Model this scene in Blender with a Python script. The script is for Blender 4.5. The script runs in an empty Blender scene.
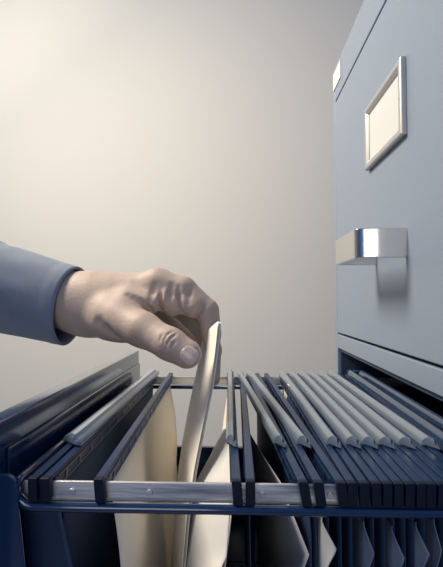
import bpy, bmesh, math, random
import numpy as np
from mathutils import Vector, Matrix, noise

random.seed(7)
C = bpy.context.scene.collection
HC = 1.0                      # camera height above the floor
F = 441.0
PITCH, YAW = math.radians(2.14), math.radians(2.01)

# ------------------------------------------------------------------ camera
cam_d = bpy.data.cameras.new('camera'); cam = bpy.data.objects.new('camera', cam_d); C.objects.link(cam)
cam.location = (0, 0, HC)
cam.rotation_euler = (math.pi / 2 + PITCH, 0, YAW)
cam_d.sensor_fit = 'VERTICAL'; cam_d.sensor_height = 36.0; cam_d.lens = 36.0 * F / 567.0
cam_d.clip_start = 0.02; cam_d.clip_end = 50
bpy.context.scene.camera = cam
ROT = Matrix.Rotation(YAW, 3, 'Z') @ Matrix.Rotation(math.pi / 2 + PITCH, 3, 'X')


def P(px, py, Y):
    """world point seen at (px, py) whose distance along the room's depth is Y"""
    d = ROT @ Vector(((px - 221.5) / F, -(py - 283.5) / F, -1.0))
    t = Y / d.y
    return Vector((d.x * t, Y, HC + d.z * t))


# ------------------------------------------------------------------ materials
def mat(name, col, rough=0.5, metal=0.0, bump=0.0, bscale=200.0, var=0.0, vscale=6.0, spec=0.5, coat=0.0,
        stretch=None, sss=0.0, trans=0.0, sheen=0.0, alpha=1.0):
    m = bpy.data.materials.new(name); m.use_nodes = True
    nt = m.node_tree; b = nt.nodes['Principled BSDF']
    b.inputs['Base Color'].default_value = (*col, 1)
    b.inputs['Roughness'].default_value = rough
    b.inputs['Metallic'].default_value = metal
    b.inputs['Specular IOR Level'].default_value = spec
    b.inputs['Coat Weight'].default_value = coat
    b.inputs['Coat Roughness'].default_value = 0.12
    if sss:
        b.inputs['Subsurface Weight'].default_value = sss
        b.inputs['Subsurface Radius'].default_value = (0.01, 0.004, 0.002)
        b.inputs['Subsurface Scale'].default_value = 0.4
    if trans:
        b.inputs['Transmission Weight'].default_value = trans
    if sheen:
        b.inputs['Sheen Weight'].default_value = sheen
    tc = nt.nodes.new('ShaderNodeTexCoord'); mp = nt.nodes.new('ShaderNodeMapping')
    nt.links.new(tc.outputs['Object'], mp.inputs['Vector'])
    if stretch: mp.inputs['Scale'].default_value = stretch
    if var:
        n = nt.nodes.new('ShaderNodeTexNoise'); n.inputs['Scale'].default_value = vscale
        n.inputs['Detail'].default_value = 5
        nt.links.new(mp.outputs['Vector'], n.inputs['Vector'])
        mx = nt.nodes.new('ShaderNodeMix'); mx.data_type = 'RGBA'
        mx.inputs[6].default_value = (*[max(0, c * (1 - var)) for c in col], 1)
        mx.inputs[7].default_value = (*[min(1, c * (1 + var)) for c in col], 1)
        nt.links.new(n.outputs['Fac'], mx.inputs[0])
        nt.links.new(mx.outputs[2], b.inputs['Base Color'])
    if bump:
        n2 = nt.nodes.new('ShaderNodeTexNoise'); n2.inputs['Scale'].default_value = bscale
        n2.inputs['Detail'].default_value = 4
        nt.links.new(mp.outputs['Vector'], n2.inputs['Vector'])
        bp = nt.nodes.new('ShaderNodeBump'); bp.inputs['Strength'].default_value = bump
        bp.inputs['Distance'].default_value = 0.001
        nt.links.new(n2.outputs['Fac'], bp.inputs['Height'])
        nt.links.new(bp.outputs['Normal'], b.inputs['Normal'])
    return m


M_wall = mat('wall_paint', (0.605, 0.592, 0.552), 0.9, bump=0.15, bscale=120, var=0.015, vscale=3)
M_floor = mat('floor_vinyl', (0.22, 0.24, 0.27), 0.5, var=0.1, vscale=4)
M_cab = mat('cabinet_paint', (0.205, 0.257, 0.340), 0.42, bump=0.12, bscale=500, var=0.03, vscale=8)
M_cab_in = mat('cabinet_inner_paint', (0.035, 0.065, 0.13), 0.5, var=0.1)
M_drawer = mat('drawer_shaded_paint', (0.009, 0.028, 0.080), 0.16, bump=0.02, bscale=300, var=0.08, vscale=15, coat=1.0)  # darker than the cabinet: shade on the inner faces is in this colour
M_drawer_top = M_drawer
M_steel = mat('zinc_steel', (0.60, 0.585, 0.555), 0.36, metal=0.7, bump=0.3, bscale=120, var=0.45, vscale=40, stretch=(0.25, 1, 2.5))
_nt = M_steel.node_tree
_mx = [n for n in _nt.nodes if n.type == 'MIX'][0]; _nz = [n for n in _nt.nodes if n.type == 'TEX_NOISE' and n.inputs['Scale'].default_value == 40][0]
_mr = _nt.nodes.new('ShaderNodeMapRange'); _mr.inputs[1].default_value = 0.38; _mr.inputs[2].default_value = 0.56
_nt.links.new(_nz.outputs['Fac'], _mr.inputs[0]); _nt.links.new(_mr.outputs[0], _mx.inputs[0])
_mx.inputs[6].default_value = (0.22, 0.25, 0.31, 1); _mx.inputs[7].default_value = (0.80, 0.77, 0.71, 1)
M_chrome = mat('brushed_chrome', (0.72, 0.70, 0.67), 0.16, metal=1.0, bump=0.05, bscale=400, stretch=(1, 1, 0.1))
M_alu = mat('label_frame_alu', (0.50, 0.50, 0.49), 0.35, metal=0.7)
M_card = mat('label_card', (0.58, 0.59, 0.59), 0.8, bump=0.05)
M_bar = mat('bar_plastic', (0.007, 0.023, 0.068), 0.34, bump=0.1, bscale=250, var=0.25, vscale=60, coat=0.0, spec=0.35)
M_cap = mat('hook_steel', (0.002, 0.006, 0.020), 0.5, spec=0.25)
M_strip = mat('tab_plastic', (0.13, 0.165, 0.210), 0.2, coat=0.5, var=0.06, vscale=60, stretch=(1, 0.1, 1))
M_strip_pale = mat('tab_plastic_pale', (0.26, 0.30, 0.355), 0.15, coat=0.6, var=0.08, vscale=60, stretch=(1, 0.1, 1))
M_rib = mat('slot_plastic', (0.075, 0.11, 0.175), 0.3)
M_navycard = mat('navy_card', (0.014, 0.036, 0.085), 0.6, bump=0.1, bscale=300, var=0.06)
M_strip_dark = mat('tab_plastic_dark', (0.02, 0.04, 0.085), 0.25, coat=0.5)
M_clear = mat('clear_plastic', (0.14, 0.19, 0.28), 0.10, trans=0.3, coat=1.0)
M_buff = mat('buff_card', (0.76, 0.69, 0.57), 0.75, bump=0.12, bscale=300, var=0.04, vscale=20)
M_bluecard = mat('blue_shaded_card', (0.018, 0.045, 0.110), 0.7, bump=0.12, bscale=300, var=0.06, vscale=20)  # blue of the shadows between folders is put into this colour
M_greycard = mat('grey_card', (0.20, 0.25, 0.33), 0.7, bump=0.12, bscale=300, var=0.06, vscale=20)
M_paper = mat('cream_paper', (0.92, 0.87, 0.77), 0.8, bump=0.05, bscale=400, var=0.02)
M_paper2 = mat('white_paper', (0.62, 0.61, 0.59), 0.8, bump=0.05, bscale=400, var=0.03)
M_nail = mat('nail', (0.62, 0.48, 0.40), 0.28, coat=0.3)


# skin: base noise + fine creases
def skin():
    m = mat('skin', (0.43, 0.335, 0.275), 0.58, var=0.16, vscale=45, spec=0.4, sss=0.10)
    nt = m.node_tree; b = nt.nodes['Principled BSDF']
    tc = nt.nodes.new('ShaderNodeTexCoord')
    v = nt.nodes.new('ShaderNodeTexVoronoi'); v.inputs['Scale'].default_value = 420
    n = nt.nodes.new('ShaderNodeTexNoise'); n.inputs['Scale'].default_value = 90; n.inputs['Detail'].default_value = 8
    nt.links.new(tc.outputs['Object'], v.inputs['Vector']); nt.links.new(tc.outputs['Object'], n.inputs['Vector'])
    a = nt.nodes.new('ShaderNodeMath'); a.operation = 'MULTIPLY_ADD'; a.inputs[1].default_value = 0.35
    nt.links.new(v.outputs['Distance'], a.inputs[0]); nt.links.new(n.outputs['Fac'], a.inputs[2])
    bp = nt.nodes.new('ShaderNodeBump'); bp.inputs['Strength'].default_value = 0.35; bp.inputs['Distance'].default_value = 0.0009
    nt.links.new(a.outputs[0], bp.inputs['Height']); nt.links.new(bp.outputs['Normal'], b.inputs['Normal'])
    return m


M_skin = skin()


# jacket cloth: fine weave bump
def cloth():
    m = mat('jacket_cloth', (0.165, 0.203, 0.265), 0.85, var=0.10, vscale=60, sheen=0.25)
    nt = m.node_tree; b = nt.nodes['Principled BSDF']
    tc = nt.nodes.new('ShaderNodeTexCoord')
    w1 = nt.nodes.new('ShaderNodeTexWave'); w1.inputs['Scale'].default_value = 420; w1.bands_direction = 'X'
    w2 = nt.nodes.new('ShaderNodeTexWave'); w2.inputs['Scale'].default_value = 420; w2.bands_direction = 'Z'
    for w in (w1, w2): nt.links.new(tc.outputs['Object'], w.inputs['Vector'])
    a = nt.nodes.new('ShaderNodeMath'); a.operation = 'ADD'
    nt.links.new(w1.outputs['Fac'], a.inputs[0]); nt.links.new(w2.outputs['Fac'], a.inputs[1])
    bp = nt.nodes.new('ShaderNodeBump'); bp.inputs['Strength'].default_value = 0.3; bp.inputs['Distance'].default_value = 0.0006
    nt.links.new(a.outputs[0], bp.inputs['Height']); nt.links.new(bp.outputs['Normal'], b.inputs['Normal'])
    return m


M_cloth = cloth()
M_lining = mat('sleeve_lining', (0.02, 0.03, 0.06), 0.6)


# ------------------------------------------------------------------ helpers
def obj(name, bm_or_mesh, m, parent=None, smooth=False, bevel=0.0, segs=2):
    if isinstance(bm_or_mesh, bmesh.types.BMesh):
        me = bpy.data.meshes.new(name)
        bmesh.ops.recalc_face_normals(bm_or_mesh, faces=bm_or_mesh.faces)
        bm_or_mesh.to_mesh(me); bm_or_mesh.free()
    else:
        me = bm_or_mesh
    me.materials.append(m)
    o = bpy.data.objects.new(name, me); C.objects.link(o)
    if parent:
        o.parent = parent
        pl = parent.matrix_basis.translation.copy()
        q = parent.parent
        while q: pl += q.matrix_basis.translation; q = q.parent
        me.transform(Matrix.Translation(-pl))
    if bevel:
        b = o.modifiers.new('bevel', 'BEVEL'); b.width = bevel; b.segments = segs; b.limit_method = 'ANGLE'
        b.angle_limit = math.radians(35); b.harden_normals = False
    if smooth or bevel:
        for p in me.polygons: p.use_smooth = True
        if bevel and not smooth:
            w = o.modifiers.new('wn', 'WEIGHTED_NORMAL')
    return o


def empty(name, loc, label=None, cat=None, group=None):
    o = bpy.data.objects.new(name, None); C.objects.link(o); o.location = loc
    o.empty_display_size = 0.02
    if label: o['label'] = label
    if cat: o['category'] = cat
    if group: o['group'] = group
    return o


def tag(o, label, cat, group=None):
    o['label'] = label; o['category'] = cat
    if group: o['group'] = group
    return o


def box(bm, x0, x1, y0, y1, z0, z1):
    """z is relative to the camera height"""
    vs = [bm.verts.new((x, y, HC + z)) for z in (z0, z1) for y in (y0, y1) for x in (x0, x1)]
    for f in ((0, 1, 3, 2), (4, 5, 7, 6), (0, 1, 5, 4), (2, 3, 7, 6), (0, 2, 6, 4), (1, 3, 7, 5)):
        bm.faces.new([vs[i] for i in f])


def hexa(bm, pts):
    vs = [bm.verts.new(p) for p in pts]
    for f in ((0, 1, 3, 2), (4, 5, 7, 6), (0, 1, 5, 4), (2, 3, 7, 6), (0, 2, 6, 4), (1, 3, 7, 5)):
        bm.faces.new([vs[i] for i in f])


def tube(bm, pts, r, n=12, cap=True):
    rings = []
    N = len(pts)
    for i, p in enumerate(pts):
        t = (Vector(pts[min(i + 1, N - 1)]) - Vector(pts[max(i - 1, 0)])).normalized()
        up = Vector((0, 0, 1)) if abs(t.z) < 0.9 else Vector((0, 1, 0))
        s = t.cross(up).normalized(); u = s.cross(t).normalized()
        rings.append([bm.verts.new(Vector(p) + (s * math.cos(a) + u * math.sin(a)) * r)
                      for a in [2 * math.pi * k / n for k in range(n)]])
    for a, b in zip(rings, rings[1:]):
        for k in range(n):
            bm.faces.new((a[k], a[(k + 1) % n], b[(k + 1) % n], b[k]))
    if cap:
        bm.faces.new(rings[0]); bm.faces.new(rings[-1])


def disc(bm, c, r, d, axis='Y', n=20):
    v = Vector((0, d, 0)) if axis == 'Y' else Vector((d, 0, 0))
    tube(bm, [Vector(c), Vector(c) + v], r, n)


def grid_sheet(name, fn, nu, nv, m, parent=None, th=0.0005):
    me = bpy.data.meshes.new(name)
    vs = [tuple(fn(i / nu, j / nv)) for j in range(nv + 1) for i in range(nu + 1)]
    fs = [(j * (nu + 1) + i, j * (nu + 1) + i + 1, (j + 1) * (nu + 1) + i + 1, (j + 1) * (nu + 1) + i)
          for j in range(nv) for i in range(nu)]
    me.from_pydata(vs, [], fs); me.update()
    o = obj(name, me, m, parent, smooth=True)
    s = o.modifiers.new('th', 'SOLIDIFY'); s.thickness = th; s.offset = 0
    return o


def lerp(a, b, t): return a + (b - a) * t


def poly(ts, v):
    """piecewise linear/smooth lookup: ts = [(t, value), ...]"""
    if v <= ts[0][0]: return ts[0][1]
    for (a, x), (b, y) in zip(ts, ts[1:]):
        if v <= b:
            s = (v - a) / (b - a)
            return x + (y - x) * s
    return ts[-1][1]


# ------------------------------------------------------------------ setting
def structure(name, bm, m):
    o = obj(name, bm, m); o['kind'] = 'structure'; return o


bm = bmesh.new(); box(bm, -4, 4, 1.9, 2.0, -HC, 1.9); structure('wall_back', bm, M_wall)
bm = bmesh.new(); box(bm, -4, 4, -2.5, 2.0, -HC - 0.05, -HC); structure('floor', bm, M_floor)

bm = bmesh.new(); box(bm, -2.5, -2.4, -2.5, 1.9, -HC, 1.9); structure('wall_left', bm, M_wall)

# ------------------------------------------------------------------ filing cabinet
FX = 0.145                     # plane of the cabinet's face
Y0, Y1 = 0.235, 0.659          # near and far side of the cabinet
DEP = 0.62
TOPZ = 0.3425
cab = empty('filing_cabinet', (FX + DEP / 2, (Y0 + Y1) / 2, 0),
            'grey-blue metal filing cabinet with one drawer pulled out', 'cabinet')
SH = 0.014
bm = bmesh.new()
box(bm, FX, FX + DEP, Y1 - SH, Y1, -HC + 0.0, TOPZ)             # far side
box(bm, FX, FX + DEP, Y0, Y0 + SH, -HC + 0.0, TOPZ)             # near side
box(bm, FX, FX + DEP, Y0 + SH, Y1 - SH, 0.2925, TOPZ)           # top
box(bm, FX + DEP - 0.01, FX + DEP, Y0 + SH, Y1 - SH, -HC, 0.2925)
box(bm, FX, FX + DEP - 0.01, Y0 + SH, Y1 - SH, -0.0690, -0.0495)      # rail above the open drawer
box(bm, FX, FX + DEP - 0.01, Y0 + SH, Y1 - SH, -0.405, -0.385)
box(bm, FX, FX + DEP - 0.01, Y0 + SH, Y1 - SH, -0.72, -0.70)
box(bm, FX, FX + DEP - 0.01, Y0 + SH, Y1 - SH, -HC, -HC + 0.05)
carc = obj('carcass', bm, M_cab, cab, bevel=0.0012)
# inner lining of the open bay
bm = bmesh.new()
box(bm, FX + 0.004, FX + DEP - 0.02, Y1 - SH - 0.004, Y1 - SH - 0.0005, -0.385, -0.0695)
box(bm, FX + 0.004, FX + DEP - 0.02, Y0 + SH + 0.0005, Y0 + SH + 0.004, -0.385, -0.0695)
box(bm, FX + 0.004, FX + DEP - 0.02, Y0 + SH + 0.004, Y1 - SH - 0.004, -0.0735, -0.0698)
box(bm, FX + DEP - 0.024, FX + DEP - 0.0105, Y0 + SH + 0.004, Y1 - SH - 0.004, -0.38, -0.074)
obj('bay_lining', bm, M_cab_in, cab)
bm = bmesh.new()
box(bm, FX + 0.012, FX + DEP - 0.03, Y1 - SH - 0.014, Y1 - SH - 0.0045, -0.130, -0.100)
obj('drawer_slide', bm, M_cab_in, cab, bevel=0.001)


def pull(parent, zc, hh=0.0125):
    """strap pull: two rounded corners, swept round a C in plan"""
    bm = bmesh.new()
    yn, yf, pr, R, RY, th = 0.3815, 0.4605, 0.040, 0.019, 0.005, 0.0035
    path = [(FX, yn), (FX - pr + R, yn)]
    for k in range(1, 9):
        a = math.pi / 2 * k / 8
        path.append((FX - pr + R - R * math.sin(a), yn + RY - RY * math.cos(a)))
    path.append((FX - pr, yf - RY))
    for k in range(1, 9):
        a = math.pi / 2 * k / 8
        path.append((FX - pr + R - R * math.cos(a), yf - RY + RY * math.sin(a)))
    path.append((FX, yf))
    n = len(path)
    rings = []
    for i, (x, y) in enumerate(path):
        a = path[max(i - 1, 0)]; b = path[min(i + 1, n - 1)]
        tx, ty = b[0] - a[0], b[1] - a[1]; L = math.hypot(tx, ty); nx, ny = -ty / L, tx / L   # inward normal
        if i in (0, n - 1): pass
        prof = []
        for (s, z) in [(0, -hh), (-0.0003, -hh * 0.5), (-0.0004, 0), (-0.0003, hh * 0.5), (0, hh * 0.93), (th * .5, hh * 1.05),
                       (th, hh), (th, -hh)]:
            prof.append(bm.verts.new((x - nx * s * -1, y - ny * s * -1, HC + zc + z)))
        rings.append(prof)
    m_ = len(rings[0])
    for a, b in zip(rings, rings[1:]):
        for k in range(m_):
            bm.faces.new((a[k], a[(k + 1) % m_], b[(k + 1) % m_], b[k]))
    bm.faces.new(rings[0]); bm.faces.new(rings[-1])
    return obj('handle', bm, M_chrome, parent, bevel=0.0006)


def label_holder(parent, y0=0.3745, y1=0.4820, z0=0.1405, z1=0.2085):
    w = 0.0090
    bm = bmesh.new()
    xo = FX - 0.0045
    # mitred frame, raised with a bevelled inner lip
    def fr(x_, d):
        return [(x_, y0 + d, HC + z0 + d), (x_, y1 - d, HC + z0 + d), (x_, y1 - d, HC + z1 - d), (x_, y0 + d, HC + z1 - d)]
    loops = [fr(FX - 0.0003, 0), fr(xo, 0), fr(xo - 0.0012, 0.0015), fr(xo - 0.0012, w * 0.6), fr(xo + 0.0015, w), fr(FX - 0.0003, w)]
    vl = [[bm.verts.new(p) for p in l] for l in loops]
    for a, b in zip(vl, vl[1:] + vl[:1]):
        for k in range(4):
            bm.faces.new((a[k], a[(k + 1) % 4], b[(k + 1) % 4], b[k]))
    fo = obj('label_frame', bm, M_alu, parent, bevel=0.0005)
    bm = bmesh.new(); box(bm, FX - 0.0022, FX - 0.0008, y0 + w - 0.001, y1 - w + 0.001, z0 + w - 0.001, z1 - w + 0.001)
    obj('label_card', bm, M_card, fo)


# closed top drawer
def drawer_front(z0, z1):
    bm = bmesh.new()
    y0, y1 = Y0 + SH + 0.0022, Y1 - SH - 0.0022
    box(bm, FX - 0.0004, FX + 0.018, y0, y1, z0, z1)
    return obj('drawer', bm, M_cab, cab, bevel=0.0014, segs=3)


d1 = drawer_front(-0.0468, 0.2890)
pull(d1, 0.0487); label_holder(d1)
for z0, z1 in ((-0.698, -0.407), (-0.945, -0.722)):
    dd = drawer_front(z0, z1); pull(dd, (z0 + z1) / 2)

bm = bmesh.new()
box(bm, FX - 0.0012, FX + 0.0002, 0.608, 0.653, 0.3100, 0.3350)
tg = obj('cabinet_tag', bm, M_card, cab, bevel=0.0003)
tg['label'] = 'small blank cream tag'

# --- the pulled-out drawer
DX = -0.135
dr = empty('drawer', (0, 0, 0)); dr.parent = cab
dr.location = (0, 0, 0) - cab.location if False else -Vector(cab.location)


def dpart(name, bm, m, **k):
    return obj(name, bm, m, dr, **k)


bm = bmesh.new()
box(bm, DX - 0.0135, DX, Y0 - 0.02, 0.6065, -0.380, -0.0695)
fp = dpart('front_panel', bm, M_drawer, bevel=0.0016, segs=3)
bm = bmesh.new()
box(bm, DX + 0.0001, DX + 0.0022, 0.257, 0.6045, -0.35, -0.0865)
box(bm, DX + 0.0022, DX + 0.0045, 0.262, 0.6000, -0.35, -0.110)
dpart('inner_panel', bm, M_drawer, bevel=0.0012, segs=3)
# handle of the open drawer (outer side)
bm = bmesh.new()
for y in (0.378, 0.457): box(bm, DX - 0.05, DX - 0.0137, y - 0.004, y + 0.004, -0.185, -0.16)
box(bm, DX - 0.054, DX - 0.0500, 0.374, 0.461, -0.185, -0.16)
dpart('handle', bm, M_chrome, bevel=0.002)
# low side walls, bottom and back of the drawer box
bm = bmesh.new()
box(bm, DX + 0.007, 0.42, 0.6035, 0.6065, -0.35, -0.198)
box(bm, DX + 0.007, 0.42, 0.6000, 0.6065, -0.203, -0.198)
box(bm, DX + 0.007, 0.42, 0.2380, 0.2410, -0.35, -0.198)
box(bm, DX + 0.007, 0.42, 0.2380, 0.6065, -0.354, -0.350)
box(bm, 0.415, 0.42, 0.2410, 0.6035, -0.35, -0.12)
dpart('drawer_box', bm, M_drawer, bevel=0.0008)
# corner flange with a rounded shoulder at the near left
pts = [(-3, 474), (9, 474.5), (13, 477), (15.5, 482), (17, 490), (18, 505), (25, 570), (30, 640), (-3, 640)]
bm = bmesh.new()
a = [bm.verts.new(P(x, y, 0.2405)) for x, y in pts]; b = [bm.verts.new(P(x, y, 0.2425)) for x, y in pts]
for v, w in zip(a, b): w.co = v.co + Vector((0, 0.002, 0))
bm.faces.new(a); bm.faces.new(b)
for k in range(len(pts)): bm.faces.new((a[k], a[(k + 1) % len(pts)], b[(k + 1) % len(pts)], b[k]))
dpart('side_flange', bm, M_drawer, bevel=0.0008)

RN, RF = 0.2505, 0.5920        # near and far hanging rails
RT, RB = -0.1022, -0.1130
XL = -0.1225
for y in (RN, RF):
    bm = bmesh.new()
    box(bm, XL + 0.001, 0.40, y - 0.0010, y + 0.0010, RB, RT)
    for px in (73, 150, 262, 330) if y == RN else (198,):
        x = P(px, 492, RN).x if y == RN else P(px, 380, RF).x
        disc(bm, (x, y - 0.0022, HC + (RT + RB) / 2), 0.0019, 0.0014)
    dpart('hanging_rail', bm, M_steel, bevel=0.0004)

# rod frame that carries the rails
bm = bmesh.new()
zt, zb, r = -0.1030, -0.1146, 0.0027
pts = [(0.40, 0.2455, HC + zb), (XL + 0.010, 0.2455, HC + zb)]
for k in range(1, 7):
    a = math.pi / 2 * k / 6
    pts.append((XL + 0.010 - 0.010 * math.sin(a), 0.2455, HC + zb + 0.010 - 0.010 * math.cos(a)))
for k in range(1, 6):
    a = math.pi / 2 * k / 5
    pts.append((XL, 0.2455 + 0.006 * (1 - math.cos(a)), HC + zt - 0.004 + 0.006 * math.sin(a)))
pts.append((XL, 0.588, HC + zt + 0.002))
tube(bm, pts, r, 14)
dpart('rod_frame', bm, M_drawer, smooth=True)
bm = bmesh.new(); tube(bm, [(XL + 0.003, 0.5985, HC + zb - 0.003), (0.40, 0.5985, HC + zb - 0.003)], r, 12)
dpart('rod_frame', bm, M_drawer, smooth=True)
bm = bmesh.new()
box(bm, XL - 0.001, XL + 0.003, 0.5940, 0.6010, -0.20, -0.103)
dpart('frame_post', bm, M_drawer, bevel=0.0006)
bm = bmesh.new()
box(bm, XL - 0.003, XL + 0.001, 0.2415, 0.2435, -0.34, -0.1195)
dpart('frame_post', bm, M_drawer, bevel=0.0006)

# ------------------------------------------------------------------ hanging folders
BT, BB = -0.0985, -0.1085       # bar top and bottom
BW = 0.0025                    # half width


def bar_x(n, f, y):
    xn = P(n, 480, 0.25).x; xf = P(f, 372, 0.60).x
    return lerp(xn, xf, (y - 0.25) / 0.35)


def make_bar(n, f, parent, w=BW, dz=0.0, slots=False):
    X = lambda y: bar_x(n, f, y)
    bm = bmesh.new()

    def seg(y0, y1, z0, z1, w0=-w, w1=w, bm_=None):
        hexa(bm_ or bm, [(X(y) + ww, y, HC + z) for z in (z0 + dz, z1 + dz) for y in (y0, y1) for ww in (w0, w1)])
    seg(0.2530, 0.5895, BB, BT - 0.0024)
    seg(0.2440, 0.5980, BT - 0.0025, BT)
    # ribs and slots along both flanks
    rib = 0.0006
    rb = bmesh.new() if slots else bm
    for s in (-1, 1):
        a, b = (w, w + rib) if s > 0 else (-w - rib, -w)
        seg(0.2560, 0.5880, BT - 0.0038, BT - 0.0030, a, b, rb)
        seg(0.2560, 0.5880, BB + 0.0002, BB + 0.0012, a, b, rb)
        for k in range(14):
            yy = 0.268 + k * 0.0235
            seg(yy, yy + 0.003, BB + 0.0012, BT - 0.0038, a, b, rb)
    o = obj('hanger_bar', bm, M_bar, parent, bevel=0.0005, segs=2)
    if slots: obj('slotted_edge', rb, M_rib, o)
    for y0, y1 in ((0.2432, 0.2476), (0.5945, 0.5980)):
        bm = bmesh.new()
        xs = X(y0)
        lean = (X(0.25) - X(0.60)) / 0.35 * 0.035 if y0 < 0.3 else 0
        hexa(bm, [(xs + ww + (lean if z < BT - 0.01 else 0), y, HC + z)
                  for z in (-0.1113, BT + 0.0002) for y in (y0, y1) for ww in (-w - 0.0001, w + 0.0001)])
        obj('hook', bm, M_cap, o, bevel=0.0005)
    return o


def make_strip(xn, wid, xf, parent, m=None, Yn=0.302, Yf=0.588, w=0.0041):
    """hollow lens-shaped index profile clipped over a bar"""
    if wid < 1: w = wid
    A = P(xn, 441, Yn).x; B = P(xf, 369, Yf).x
    zb, zt = BT + 0.0002, BT + 0.0070
    N = 24
    outer = [(-w + 2 * w * k / N, math.sin(math.pi * k / N) ** 0.7 * (zt - zb - 0.0012) + 0.0012) for k in range(N + 1)]
    outer = [(-w, 0.0)] + outer + [(w, 0.0)]
    outer = [(x, z - (0.0022 if 0.40 < x / w < 0.60 else 0)) for x, z in outer]
    inner = [(x * 0.80, 0.0008 + z * 0.60) for x, z in outer]
    bm = bmesh.new()
    ys = [Yn, Yn + 0.002, lerp(Yn, Yf, .33), lerp(Yn, Yf, .66), Yf]
    ro, ri = [], []
    slant = lambda a_: -0.0045 * a_ / w
    for k, y in enumerate(ys):
        x = lerp(A, B, (y - Yn) / (Yf - Yn)); sl_ = 1 if k < 2 else 0
        ro.append([bm.verts.new((x + a_, y + sl_ * slant(a_), HC + zb + z)) for a_, z in outer])
        ri.append([bm.verts.new((x + a_, y + sl_ * slant(a_), HC + zb + z)) for a_, z in inner])
    n = len(outer)
    for R_ in (ro, ri):
        for a, b in zip(R_, R_[1:]):
            for k in range(n): bm.faces.new((a[k], a[(k + 1) % n], b[(k + 1) % n], b[k]))
    for e in (0, -1):
        for k in range(n): bm.faces.new((ro[e][k], ro[e][(k + 1) % n], ri[e][(k + 1) % n], ri[e][k]))
    o = obj('tab_strip', bm, m or M_strip, parent, smooth=True)
    o.modifiers.new('es', 'EDGE_SPLIT').split_angle = math.radians(50)
    # clear end plug
    bm = bmesh.new()
    pr = [(x * 1.04, 0.0001 + z * 1.05) for x, z in outer]
    f0 = [bm.verts.new((A + a_ * 0.62 + 0.0003, Yn - 0.0022 + slant(a_), HC + zb + 0.0012 + z * 0.45)) for a_, z in pr]
    f1 = [bm.verts.new((A + a_, Yn - 0.0001 + slant(a_), HC + zb + z)) for a_, z in pr]
    for k in range(n): bm.faces.new((f0[k], f0[(k + 1) % n], f1[(k + 1) % n], f1[k]))
    bm.faces.new(f0)
    p = obj('end_plug', bm, M_clear, o, smooth=True); p.modifiers.new('es', 'EDGE_SPLIT').split_angle = math.radians(40)
    p['label'] = 'clear plastic end plug'
    return o


SY0, SY1 = 0.270, 0.580


def make_leaf(n, f, xoff_bottom, m, parent, wave=0.0, name='card_panel', ph=0.0, zbot=-0.335, bulge=0.0):
    def fn(u, v):
        y = lerp(SY0, SY1, u); z = lerp(BB - 0.0003, zbot, v)
        x = bar_x(n, f, y) + xoff_bottom * v + bulge * min(1, v / .1) ** 0.7 + wave * math.sin(math.pi * min(1, v * 2.2)) * math.sin(2 * math.pi * (u * 1.3 + ph))
        return (x, y, HC + z)
    return grid_sheet(name, fn, 28, 22, m, parent, 0.0005)


G = 'hanging folders in the open drawer'


def folder(bars, label, m, strip=None, sm=None, offs=None, wave=(0, 0), mats=None, ph=0.0, bulge=(0, 0)):
    (n1, f1), (n2, f2) = bars
    e = empty('hanging_folder', (bar_x((n1 + n2) / 2, (f1 + f2) / 2, 0.42), 0.42, HC - 0.335), label, 'folder', G)
    for n, f in bars: make_bar(n, f, e, slots=n < 120)
    d = (bar_x(n2, f2, .42) - bar_x(n1, f1, .42))
    offs = offs or (d * 0.40, -d * 0.40)
    mats = mats or (m, m)
    make_leaf(n1, f1, offs[0], mats[0], e, wave[0], ph=ph, bulge=bulge[0]); make_leaf(n2, f2, offs[1], mats[1], e, wave[1], ph=ph + .3, bulge=bulge[1])
    # folded bottom joining the two panels
    def fn(u, v):
        y = lerp(SY0, SY1, u)
        a = bar_x(n1, f1, y) + offs[0]; b = bar_x(n2, f2, y) + offs[1] + bulge[1] * .5
        return (lerp(a, b, v), y, HC - 0.335 - 0.004 * math.sin(math.pi * v))
    grid_sheet('card_fold', fn, 8, 6, m, e, 0.0005)
    if strip: make_strip(*strip, e, m=sm)
    return e


f1 = folder(((37, 149), (49, 156)), 'dark blue hanging folder nearest the drawer front, with a clear-ended index strip on top', M_bluecard,
            (72.0, 0.0078, 153.5), sm=M_strip_pale, wave=(0, 0.002))
f2 = folder(((101, 171), (236, 229)), 'buff hanging folder held wide open around the lifted document', M_buff,
            (231.5, 441, 231), offs=(0.022, -0.030), wave=(0.0055, 0.001), ph=0.07)
folder(((250, 242), (301, 248)), 'blue hanging folder right of the open buff one, bars spread apart at the front', M_bluecard,
       (280, 441, 239.5), offs=(0.004, 0.002), wave=(0, 0), bulge=(0, .0095))
folder(((316, 257), (338, 266)), 'blue hanging folder just left of the cream paper sliver, third strip from the document', M_bluecard,
       (304, 441, 250), offs=(0.003, -0.004), bulge=(.004, 0))
rt = [
    (((349, 281), (361, 287)), (334, 441, 282), 'blue hanging folder directly right of the sliver of cream paper between the bars'),
    (((373, 293), (384, 299)), (353.5, 441, 292), 'blue hanging folder with the fifth index strip right of the document'),
    (((395, 305), (406, 309)), (370, 441, 302), 'blue hanging folder with the sixth index strip right of the document'),
    (((417, 314), (427, 319)), (387, 443, 311), 'blue hanging folder with the seventh index strip right of the document'),
    (((438, 324), (449, 329)), (407, 443, 320.5), 'blue hanging folder with the next to last pale index strip, partly under the cabinet rail'),
    (((460, 334), (471, 340)), (430.5, 444, 331), 'blue hanging folder with the last pale index strip before the cabinet'),
]
for i, (bars, st, lab) in enumerate(rt):
    folder(bars, lab, M_bluecard if i % 2 else M_greycard, st, offs=(0.001, -0.001), mats=(M_bluecard, M_bluecard))
folder(((484, 347), (496, 353)), 'dark hanging folder furthest inside the cabinet with a dark index strip', M_bluecard, (453, 444, 351), sm=M_strip_dark)
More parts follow.
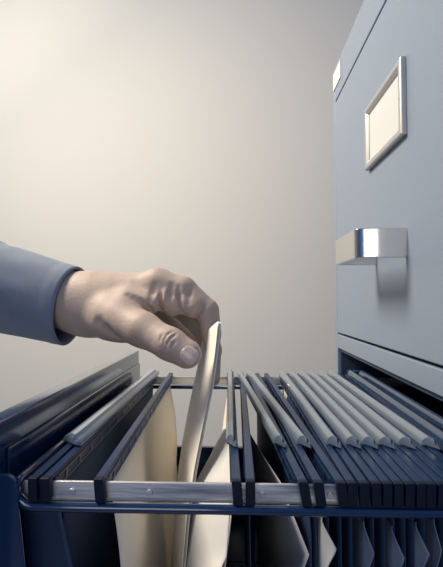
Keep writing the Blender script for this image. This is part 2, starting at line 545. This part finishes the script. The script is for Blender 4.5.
folder(((508, 361), (520, 367)), 'dark hanging folder deep in the cabinet shadow without a pale index strip', M_bluecard, (478, 444, 362), sm=M_strip_dark)

# folded side flap of the first folder
def flap(u, v):
    py = lerp(508, 640, v)
    x0 = lerp(22, 33, v); x1 = lerp(60, 89, v)
    p = P(lerp(x0, x1, u), py, 0.2640)
    return (p.x, 0.264 + 0.002 * math.sin(math.pi * u), p.z)


grid_sheet('side_gusset', flap, 8, 16, M_navycard, f1, 0.0006)


# ------------------------------------------------------------------ papers inside the folders
def edge_sheet(name, near, far, m, label, cat='paper', grp=None, nu=20, nv=24, prof=None, z_ext=None, parent=None, off=0.0, th=0.0004):
    """sheet between a near edge and a far edge, each a list of (px, py, Y) from top to bottom"""
    def interp(L, v):
        t = v * (len(L) - 1); i = min(int(t), len(L) - 2); s = t - i
        return P(*L[i]).lerp(P(*L[i + 1]), s)
    def fn(u, v):
        a = interp(near, v); b = interp(far, v)
        p = a.lerp(b, u)
        if prof: p.x += prof(u, v)
        p.x += off
        return p
    o = grid_sheet(name, fn, nu, nv, m, parent, th)
    if label: tag(o, label, cat, grp)
    return o


# paper bulging in the right half of the open buff folder
edge_sheet('paper_sheet',
           [(234, 425, 0.345), (233, 455, 0.31), (231.5, 482, 0.288), (229, 518, 0.274), (226.5, 556, 0.266), (216, 580, 0.262), (214, 640, 0.262)],
           [(223, 430, 0.48), (209, 458, 0.43), (197, 480, 0.40), (188, 518, 0.385), (182, 556, 0.375), (180, 580, 0.37), (180, 640, 0.37)],
           M_paper2, 'curved pale paper sheet to the right of the lifted document in the open buff folder',
           prof=lambda u, v: -0.004 * math.sin(math.pi * u) * (1 if v > .3 else v / .3))
# sheet in the folder right of it
edge_sheet('paper_sheet',
           [(249, 432, 0.40), (264, 457, 0.345), (281, 483, 0.302), (293, 515, 0.278), (309, 555, 0.263), (301, 575, 0.2645), (300, 640, 0.266)],
           [(246, 432, 0.56), (250, 457, 0.55), (254, 483, 0.54), (257, 515, 0.53), (259, 555, 0.53), (259, 575, 0.53), (259, 640, 0.53)],
           M_paper2, 'grey paper sheet with a slanting edge coming to a point below the front rail')
# sliver of cream paper between bars right of centre
edge_sheet('paper_sheet',
           [(288, 384, 0.50), (298, 400, 0.46), (311, 426, 0.40), (318, 470, 0.335)],
           [(284, 383, 0.56), (284, 400, 0.56), (290, 426, 0.56), (295, 470, 0.5)],
           M_paper, 'sliver of cream paper standing between the hanger bars right of centre')
tips = [(337, 547, 321, 'pointed paper corner below the front rail, first to the right of the big grey sheet'),
        (374.5, 551, 363, 'pointed paper corner below the front rail, in the middle of the right-hand group'),
        (405, 556, 391, 'pointed paper corner below the front rail, third to the right of the big grey sheet'),
        (430, 552, 415, 'pointed paper corner below the front rail, large one near the right border'),
        (442, 548, 433, 'pointed paper corner below the front rail, cut by the right border')]
for tx, ty, bx, lab in tips:
    def fn(u, v, tx=tx, ty=ty, bx=bx):
        k = max(0, 1 - abs(v - 0.36) / 0.30)
        py = lerp(ty - 30, ty + 62, v)
        if u < 0.25:
            s = u / 0.25
            p = P(lerp(lerp(bx + 1, tx, k), bx, s), py, lerp(0.2665 - 0.005 * k, 0.2690, s)); return p
        s = (u - 0.25) / 0.75
        p = P(bx, py, 0.2690); q = P(bx - (bx - 237) * 0.42, py, 0.50)
        return Vector((lerp(p.x, q.x, s), lerp(0.2690, 0.50, s), p.z))
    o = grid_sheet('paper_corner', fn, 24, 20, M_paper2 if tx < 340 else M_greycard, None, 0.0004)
    o.name = 'paper_sheet'
    tag(o, lab, 'paper')

# ------------------------------------------------------------------ the lifted document
doc = empty('document', P(190, 540, 0.42), 'cream document of thin sheets being pulled up between thumb and finger', 'document')
NEAR = [(218.5, 321, 0.366), (215.5, 350, 0.3645), (211, 385, 0.362), (204, 420, 0.358), (195, 465, 0.350), (187, 515, 0.342), (182.5, 567, 0.335), (179, 640, 0.33)]
FAR = [(202, 340, 0.445), (199.5, 358, 0.45), (193, 388, 0.455), (185, 425, 0.455), (179, 465, 0.455), (174.5, 515, 0.45), (170.5, 567, 0.44), (167, 640, 0.44)]


def docprof(u, v):
    # the near edge flares towards the cabinet, the rest hangs nearly flat
    return -0.0058 * (1 - abs(2 * min(1, max(0, u / 0.36)) - 1)) * max(0, 1 - v * 1.8) if u < 0.36 else 0.0


for k, (off, m) in enumerate(((0, M_paper), (0.0009, M_paper2), (0.0015, M_paper))):
    nr = [(x + 0.4 * k, y + 0.6 * k, Y + 0.0006 * k) for x, y, Y in NEAR]
    edge_sheet('page', nr, FAR, m, None, parent=doc, prof=lambda u, v: -0.0022 * math.sin(math.pi * u) * max(0.0, 1 - v * 1.3), off=off, nu=36, nv=40, th=0.0003)

# ------------------------------------------------------------------ the hand (one implicit surface)
VOX = 0.00115
lo = np.array([-0.235, 0.335, HC - 0.108]); hi = np.array([-0.001, 0.515, HC + 0.052])
nx, ny, nz = [int((hi[i] - lo[i]) / VOX) + 1 for i in range(3)]
gx = (lo[0] + VOX * np.arange(nx, dtype=np.float32))[:, None, None].astype(np.float32)
gy = (lo[1] + VOX * np.arange(ny, dtype=np.float32))[None, :, None].astype(np.float32)
gz = (lo[2] + VOX * np.arange(nz, dtype=np.float32))[None, None, :].astype(np.float32)
D = np.full((nx, ny, nz), 0.05, dtype=np.float32)


def region(a, b, r, pad=0.02):
    mn = np.minimum(a, b) - r - pad; mx = np.maximum(a, b) + r + pad
    i0 = np.clip(((mn - lo) / VOX).astype(int), 0, [nx, ny, nz]); i1 = np.clip(((mx - lo) / VOX).astype(int) + 1, 0, [nx, ny, nz])
    return tuple(slice(int(i0[k]), int(i1[k])) for k in range(3))


def cone_dist(sl, a, b, ra, rb, flat=None):
    X = gx[sl[0]]; Y = gy[:, sl[1]]; Z = gz[:, :, sl[2]]
    ab = b - a; L2 = float(ab @ ab) + 1e-12
    t = ((X - a[0]) * ab[0] + (Y - a[1]) * ab[1] + (Z - a[2]) * ab[2]) / L2
    t = np.clip(t, 0, 1)
    dx = X - (a[0] + t * ab[0]); dy = Y - (a[1] + t * ab[1]); dz = Z - (a[2] + t * ab[2])
    if flat: dx = dx / flat[0]; dy = dy / flat[1]; dz = dz / flat[2]
    return np.sqrt(dx * dx + dy * dy + dz * dz) - (ra + (rb - ra) * t)


def add(a, b, ra, rb, k=0.004, flat=None):
    a = np.array(P(*a), dtype=np.float64); b = np.array(P(*b), dtype=np.float64)
    ra *= 0.001; rb *= 0.001
    sl = region(a, b, max(ra, rb) * (max(flat) if flat else 1))
    d = cone_dist(sl, a, b, ra, rb, flat).astype(np.float32)
    o = D[sl]
    h = np.clip(0.5 + 0.5 * (o - d) / k, 0, 1)
    D[sl] = o * (1 - h) + d * h - k * h * (1 - h)


def carve(a, b, r, k=0.0025, r2=None):
    a = np.array(P(*a)); b = np.array(P(*b)); r *= 0.001; r2 = r if r2 is None else r2 * 0.001
    sl = region(a, b, r, 0.008)
    d = -cone_dist(sl, a, b, r, r2).astype(np.float32)
    o = D[sl]
    h = np.clip(0.5 - 0.5 * (o - d) / k, 0, 1)
    D[sl] = o * (1 - h) + d * h + k * h * (1 - h)


# forearm and wrist
add((-20, 287, .445), (82, 302, .43), 30, 28.5, .006)
add((80, 304, .43), (108, 305, .432), 27, 25, .012)
# palm: metacarpals
add((102, 299, .425), (158, 285.5, .418), 22, 13.6, .018)
add((107, 298, .440), (158, 287, .440), 20, 13.0, .016)
add((105, 298, .452), (156, 288, .462), 20, 12.5, .012)
add((102, 304, .460), (148, 298, .480), 18, 11.5, .012)
# thenar mass and thumb
add((92, 312, .422), (122, 318, .402), 22.5, 19.5, .014)
add((112, 318, .402), (143, 329, .378), 19.5, 14.6, .010)
add((143, 330, .378), (170, 344, .364), 14.4, 13.0, .006)
add((170, 344, .364), (187, 354, .3605), 12.9, 11.9, .005)
# web between thumb and index
add((130, 304, .405), (150, 303, .402), 13.5, 10.0, .010)
# index
add((158, 284, .416), (183, 290, .411), 14.6, 12.4, .008)
add((167, 299, .408), (173, 303, .408), 12.8, 12.4, .0035)       # fleshy lobe by the palm crease
add((183, 289, .411), (206, 309, .407), 11.8, 10.4, .003)
add((189, 303, .407), (195, 306, .406), 12.2, 11.6, .0025)
add((208, 311, .407), (211.5, 333, .407), 10.4, 8.8, .0025)
add((211.5, 333, .407), (213, 357, .4055), 8.4, 6.6, .0025)
# middle
add((166, 286, .440), (204, 314, .436), 12.0, 9.6, .004)
add((204, 314, .436), (213.5, 350, .430), 9.6, 8.0, .0025)
add((213.5, 350, .430), (213.5, 379, .418), 7.6, 6.2, .0025)
# ring
add((160, 292, .461), (192, 320, .462), 11.6, 9.4, .004)
add((192, 320, .462), (205, 338, .468), 9.2, 7.8, .0025)
add((205, 338, .468), (206, 352, .474), 7.8, 6.6, .0025)
# little
add((150, 300, .480), (176, 326, .487), 10.5, 8.2, .004)
add((176, 326, .487), (192, 336, .492), 8.0, 6.8, .0025)
add((192, 336, .492), (198, 345, .494), 6.8, 5.8, .0025)

# tendons on the back of the hand (subtle) and knuckles

# creases: web line between thumb and palm, finger folds, thumb joint wrinkles


def surf_y(px, py):
    y = 0.337
    while y < 0.512:
        p = P(px, py, y)
        i, j, k = [int(round((p[q] - lo[q]) / VOX)) for q in range(3)]
        if 0 <= i < nx and 0 <= j < ny and 0 <= k < nz and D[i, j, k] < 0: return y
        y += 0.0004
    return None


def crease(pts, depth, r, k=0.002):
    """groove of the given depth (mm) along the visible skin; depth may be a list"""
    n = len(pts); dl = depth if isinstance(depth, (list, tuple)) else [depth] * n
    q = []
    for (x, y), d in zip(pts, dl):
        Y = surf_y(x, y)
        if Y is None: continue
        q.append((x, y, Y - r * 0.001 + d * 0.001))
    for a_, b_ in zip(q, q[1:]): carve(a_, b_, r, k)


# web fold running into the hollow between thumb and index finger
crease([(129, 294), (134, 297.5), (139, 301), (145, 305.5), (150, 310), (156, 316)], [0.1, 0.9, 2.0, 3.2, 4.5, 6.0], 2.0, .0035)
# folds that part the fleshy pads under the index finger
crease([(160, 288), (160.5, 296), (162, 304), (165, 313)], [0.5, 2.0, 3.5, 5.0], 1.6, .0022)
crease([(178, 286), (178.5, 296), (180, 304), (184, 313)], [0.4, 1.8, 3.2, 4.5], 1.5, .0022)
crease([(206, 305), (202, 308), (199, 312), (197, 317)], [0.3, 1.2, 2.0, 2.5], 1.4, .0025)
# thumb joint wrinkles
crease([(163, 346), (164, 340), (168, 334), (174, 331)], [0.6, 1.3, 1.3, 0.5], 0.8, .0012)
crease([(166, 349), (167.5, 343), (171, 338), (176, 334)], [0.6, 1.5, 1.4, 0.5], 0.8, .0012)
crease([(160, 342), (161, 337), (164, 332)], [0.3, 0.9, 0.3], 0.7, .0012)
crease([(171, 349), (172.5, 344), (176, 340)], [0.3, 0.8, 0.3], 0.7, .0012)
# skin folds over the knuckle and the first finger bone
crease([(151, 300), (152, 293), (155, 284)], [0.2, 0.6, 0.1], 1.5, .004)
crease([(169, 303), (170, 294), (172, 285)], [0.2, 0.5, 0.1], 1.5, .004)
crease([(188, 303), (189, 294), (191, 287)], [0.1, 0.5, 0.1], 1.2, .004)
crease([(98, 322), (106, 331), (116, 339)], [0.1, 0.35, 0.1], 2.5, .006)


def surface_nets(D):
    s = D < 0
    c = np.zeros((nx - 1, ny - 1, nz - 1), dtype=np.int8)
    for i in (0, 1):
        for j in (0, 1):
            for k in (0, 1):
                c += s[i:nx - 1 + i, j:ny - 1 + j, k:nz - 1 + k]
    act = (c > 0) & (c < 8)
    idx = -np.ones(act.shape, dtype=np.int64)
    ii, jj, kk = np.nonzero(act)
    idx[ii, jj, kk] = np.arange(len(ii))
    acc = np.zeros((len(ii), 3)); cnt = np.zeros(len(ii))
    corners = [(a, b, d) for a in (0, 1) for b in (0, 1) for d in (0, 1)]
    for a in corners:
        for ax in range(3):
            if a[ax] == 1: continue
            b = list(a); b[ax] = 1
            da = D[ii + a[0], jj + a[1], kk + a[2]]; db = D[ii + b[0], jj + b[1], kk + b[2]]
            cr = (da < 0) != (db < 0)
            t = np.where(cr, da / np.where(da == db, 1, da - db), 0)
            p = np.tile(np.array(a, dtype=float), (len(ii), 1)); p[:, ax] += t
            acc[cr] += p[cr]; cnt[cr] += 1
    v = acc / cnt[:, None] + np.stack([ii, jj, kk], 1)
    v = v * VOX + lo
    faces = []
    for ax in range(3):
        o1, o2 = [q for q in range(3) if q != ax]
        sl0 = [slice(1, -1)] * 3; sl1 = [slice(1, -1)] * 3
        sl0[ax] = slice(0, -1); sl1[ax] = slice(1, None)
        A = s[tuple(sl0)]; B = s[tuple(sl1)]
        e = np.stack(np.nonzero(A != B), 1)
        off = np.ones(3, dtype=int); off[ax] = 0
        e = e + off
        ins = s[e[:, 0], e[:, 1], e[:, 2]]
        def cell(d1, d2):
            q = e.copy(); q[:, o1] -= d1; q[:, o2] -= d2
            return idx[q[:, 0], q[:, 1], q[:, 2]]
        quad = np.stack([cell(1, 1), cell(0, 1), cell(0, 0), cell(1, 0)], 1)
        flip = ins if ax != 1 else ~ins
        quad[~flip] = quad[~flip][:, ::-1]
        faces.append(quad)
    f = np.concatenate(faces)
    f = f[(f >= 0).all(1)]
    return v, f


v, f = surface_nets(D)
me = bpy.data.meshes.new('person')
me.from_pydata(v.tolist(), [], f.tolist()); me.update()
bmh = bmesh.new(); bmh.from_mesh(me)
bmesh.ops.smooth_vert(bmh, verts=bmh.verts, factor=0.5, use_axis_x=True, use_axis_y=True, use_axis_z=True)
bmesh.ops.smooth_vert(bmh, verts=bmh.verts, factor=0.5, use_axis_x=True, use_axis_y=True, use_axis_z=True)
# keep the main piece only
hand = obj('person', bmh, M_skin, smooth=True)
tag(hand, 'person reaching in from the left in a grey-blue jacket sleeve, pinching the document', 'person')

# thumb nail: curved plate with a free edge
c0 = P(188, 355, .3605)
ax = (P(192, 359, .3600) - P(174, 344.5, .3620)).normalized()
nrm = Vector((0.20, -0.97, 0.10)); nrm = (nrm - ax * nrm.dot(ax)).normalized()
sd = ax.cross(nrm).normalized()
R = 0.0119


def nail(u, v):
    a = lerp(-0.60, 0.60, u); L = lerp(-0.0055, 0.0085, v)
    # superellipse outline
    w = (1 - abs(2 * v - 1) ** 3.2) ** 0.5
    a *= max(0.12, w)
    drop = max(0, L - 0.001) ** 2 * 26
    return c0 + ax * (L + 0.001) + nrm * (math.cos(a) * R - drop + 0.0003) + sd * (math.sin(a) * R * 0.98)


nl = grid_sheet('fingernail', nail, 14, 16, M_nail, None, 0.0007); nl.parent = hand

# ------------------------------------------------------------------ sleeve
A0 = P(-150, 246, .465); A1 = P(72, 305, .43)
axis = (A1 - A0).normalized()
upv = (Vector((0, 0, 1)) - axis * axis.z).normalized(); sv = axis.cross(upv).normalized()


def sleeve(u, v):
    v = lerp(-1.6, 1.0, v)
    a = 2 * math.pi * u + math.pi
    c = A0.lerp(A1, v)
    vc = max(v, -0.5); ru = lerp(0.056, 0.0365, vc); rs = lerp(0.053, 0.0315, vc)
    # cloth sags below, hugs the top of the wrist
    low = max(0, -math.sin(a))
    ru *= 1 + 0.05 * low * v
    d = Vector((math.cos(a), math.sin(a), v * 5))
    w = 0.0022 * math.sin(5.0 * a + 11 * v) * min(1, 1 - v) + 0.0035 * noise.noise(Vector((math.cos(a) * 1.6, math.sin(a) * 1.6, v * 7.0))) * (1 - max(0, v) ** 4 * .8)
    # diagonal pull fold near the elbow side
    w += -0.0035 * math.exp(-((v * 1.0 - 0.60 - 0.10 * math.sin(a)) / 0.035) ** 2) * max(0, math.sin(a) * 0.6 - math.cos(a) * 0.6)
    # turned hem
    if v > 0.955: w += 0.0007
    c = c - axis * 0.0025 * math.sin(a) * max(0, v) ** 2
    return c + upv * math.sin(a) * (ru + w) + sv * math.cos(a) * (rs + w)


sl = grid_sheet('sleeve', sleeve, 96, 190, M_cloth, None, 0.0024)
so = sl.modifiers['th']; so.offset = 0; so.material_offset = 0
sl.parent = hand

# ------------------------------------------------------------------ light
def area(name, loc, target, size, power, col, size_y=None):
    d = bpy.data.lights.new(name, 'AREA'); d.energy = power; d.color = col; d.size = size
    if size_y: d.shape = 'RECTANGLE'; d.size_y = size_y
    o = bpy.data.objects.new(name, d); C.objects.link(o); o.location = loc
    o.rotation_euler = (Vector(target) - Vector(loc)).to_track_quat('-Z', 'Y').to_euler()
    return o


area('key_window', (-0.85, 0.50, HC + 1.05), (0.05, 0.42, HC), 0.5, 29, (1.0, 0.88, 0.70))
area('front_fill', (-0.05, -1.5, HC + 0.25), (0.0, 0.45, HC - 0.08), 1.0, 7.5, (1.0, 0.94, 0.86))  # added soft fill behind the camera, lights the rail and sheet fronts
sp = bpy.data.lights.new('wall_spot', 'SPOT'); sp.energy = 104; sp.color = (1.0, 0.92, 0.77); sp.spot_size = math.radians(165); sp.spot_blend = 1.0; sp.shadow_soft_size = 0.3  # spot added to brighten the upper left of the back wall
so_ = bpy.data.objects.new('wall_spot', sp); C.objects.link(so_); so_.location = (-1.15, 0.65, HC + 1.25)
so_.rotation_euler = (Vector((-0.5, 1.9, HC + 0.55)) - Vector(so_.location)).to_track_quat('-Z', 'Y').to_euler()

w = bpy.data.worlds.new('world'); bpy.context.scene.world = w; w.use_nodes = True
w.node_tree.nodes['Background'].inputs['Color'].default_value = (0.16, 0.36, 0.90, 1)
w.node_tree.nodes['Background'].inputs['Strength'].default_value = 0.36

vs = bpy.context.scene.view_settings
vs.view_transform = 'Standard'; vs.look = 'None'; vs.gamma = 1; vs.use_curve_mapping = False; vs.exposure = 0.0
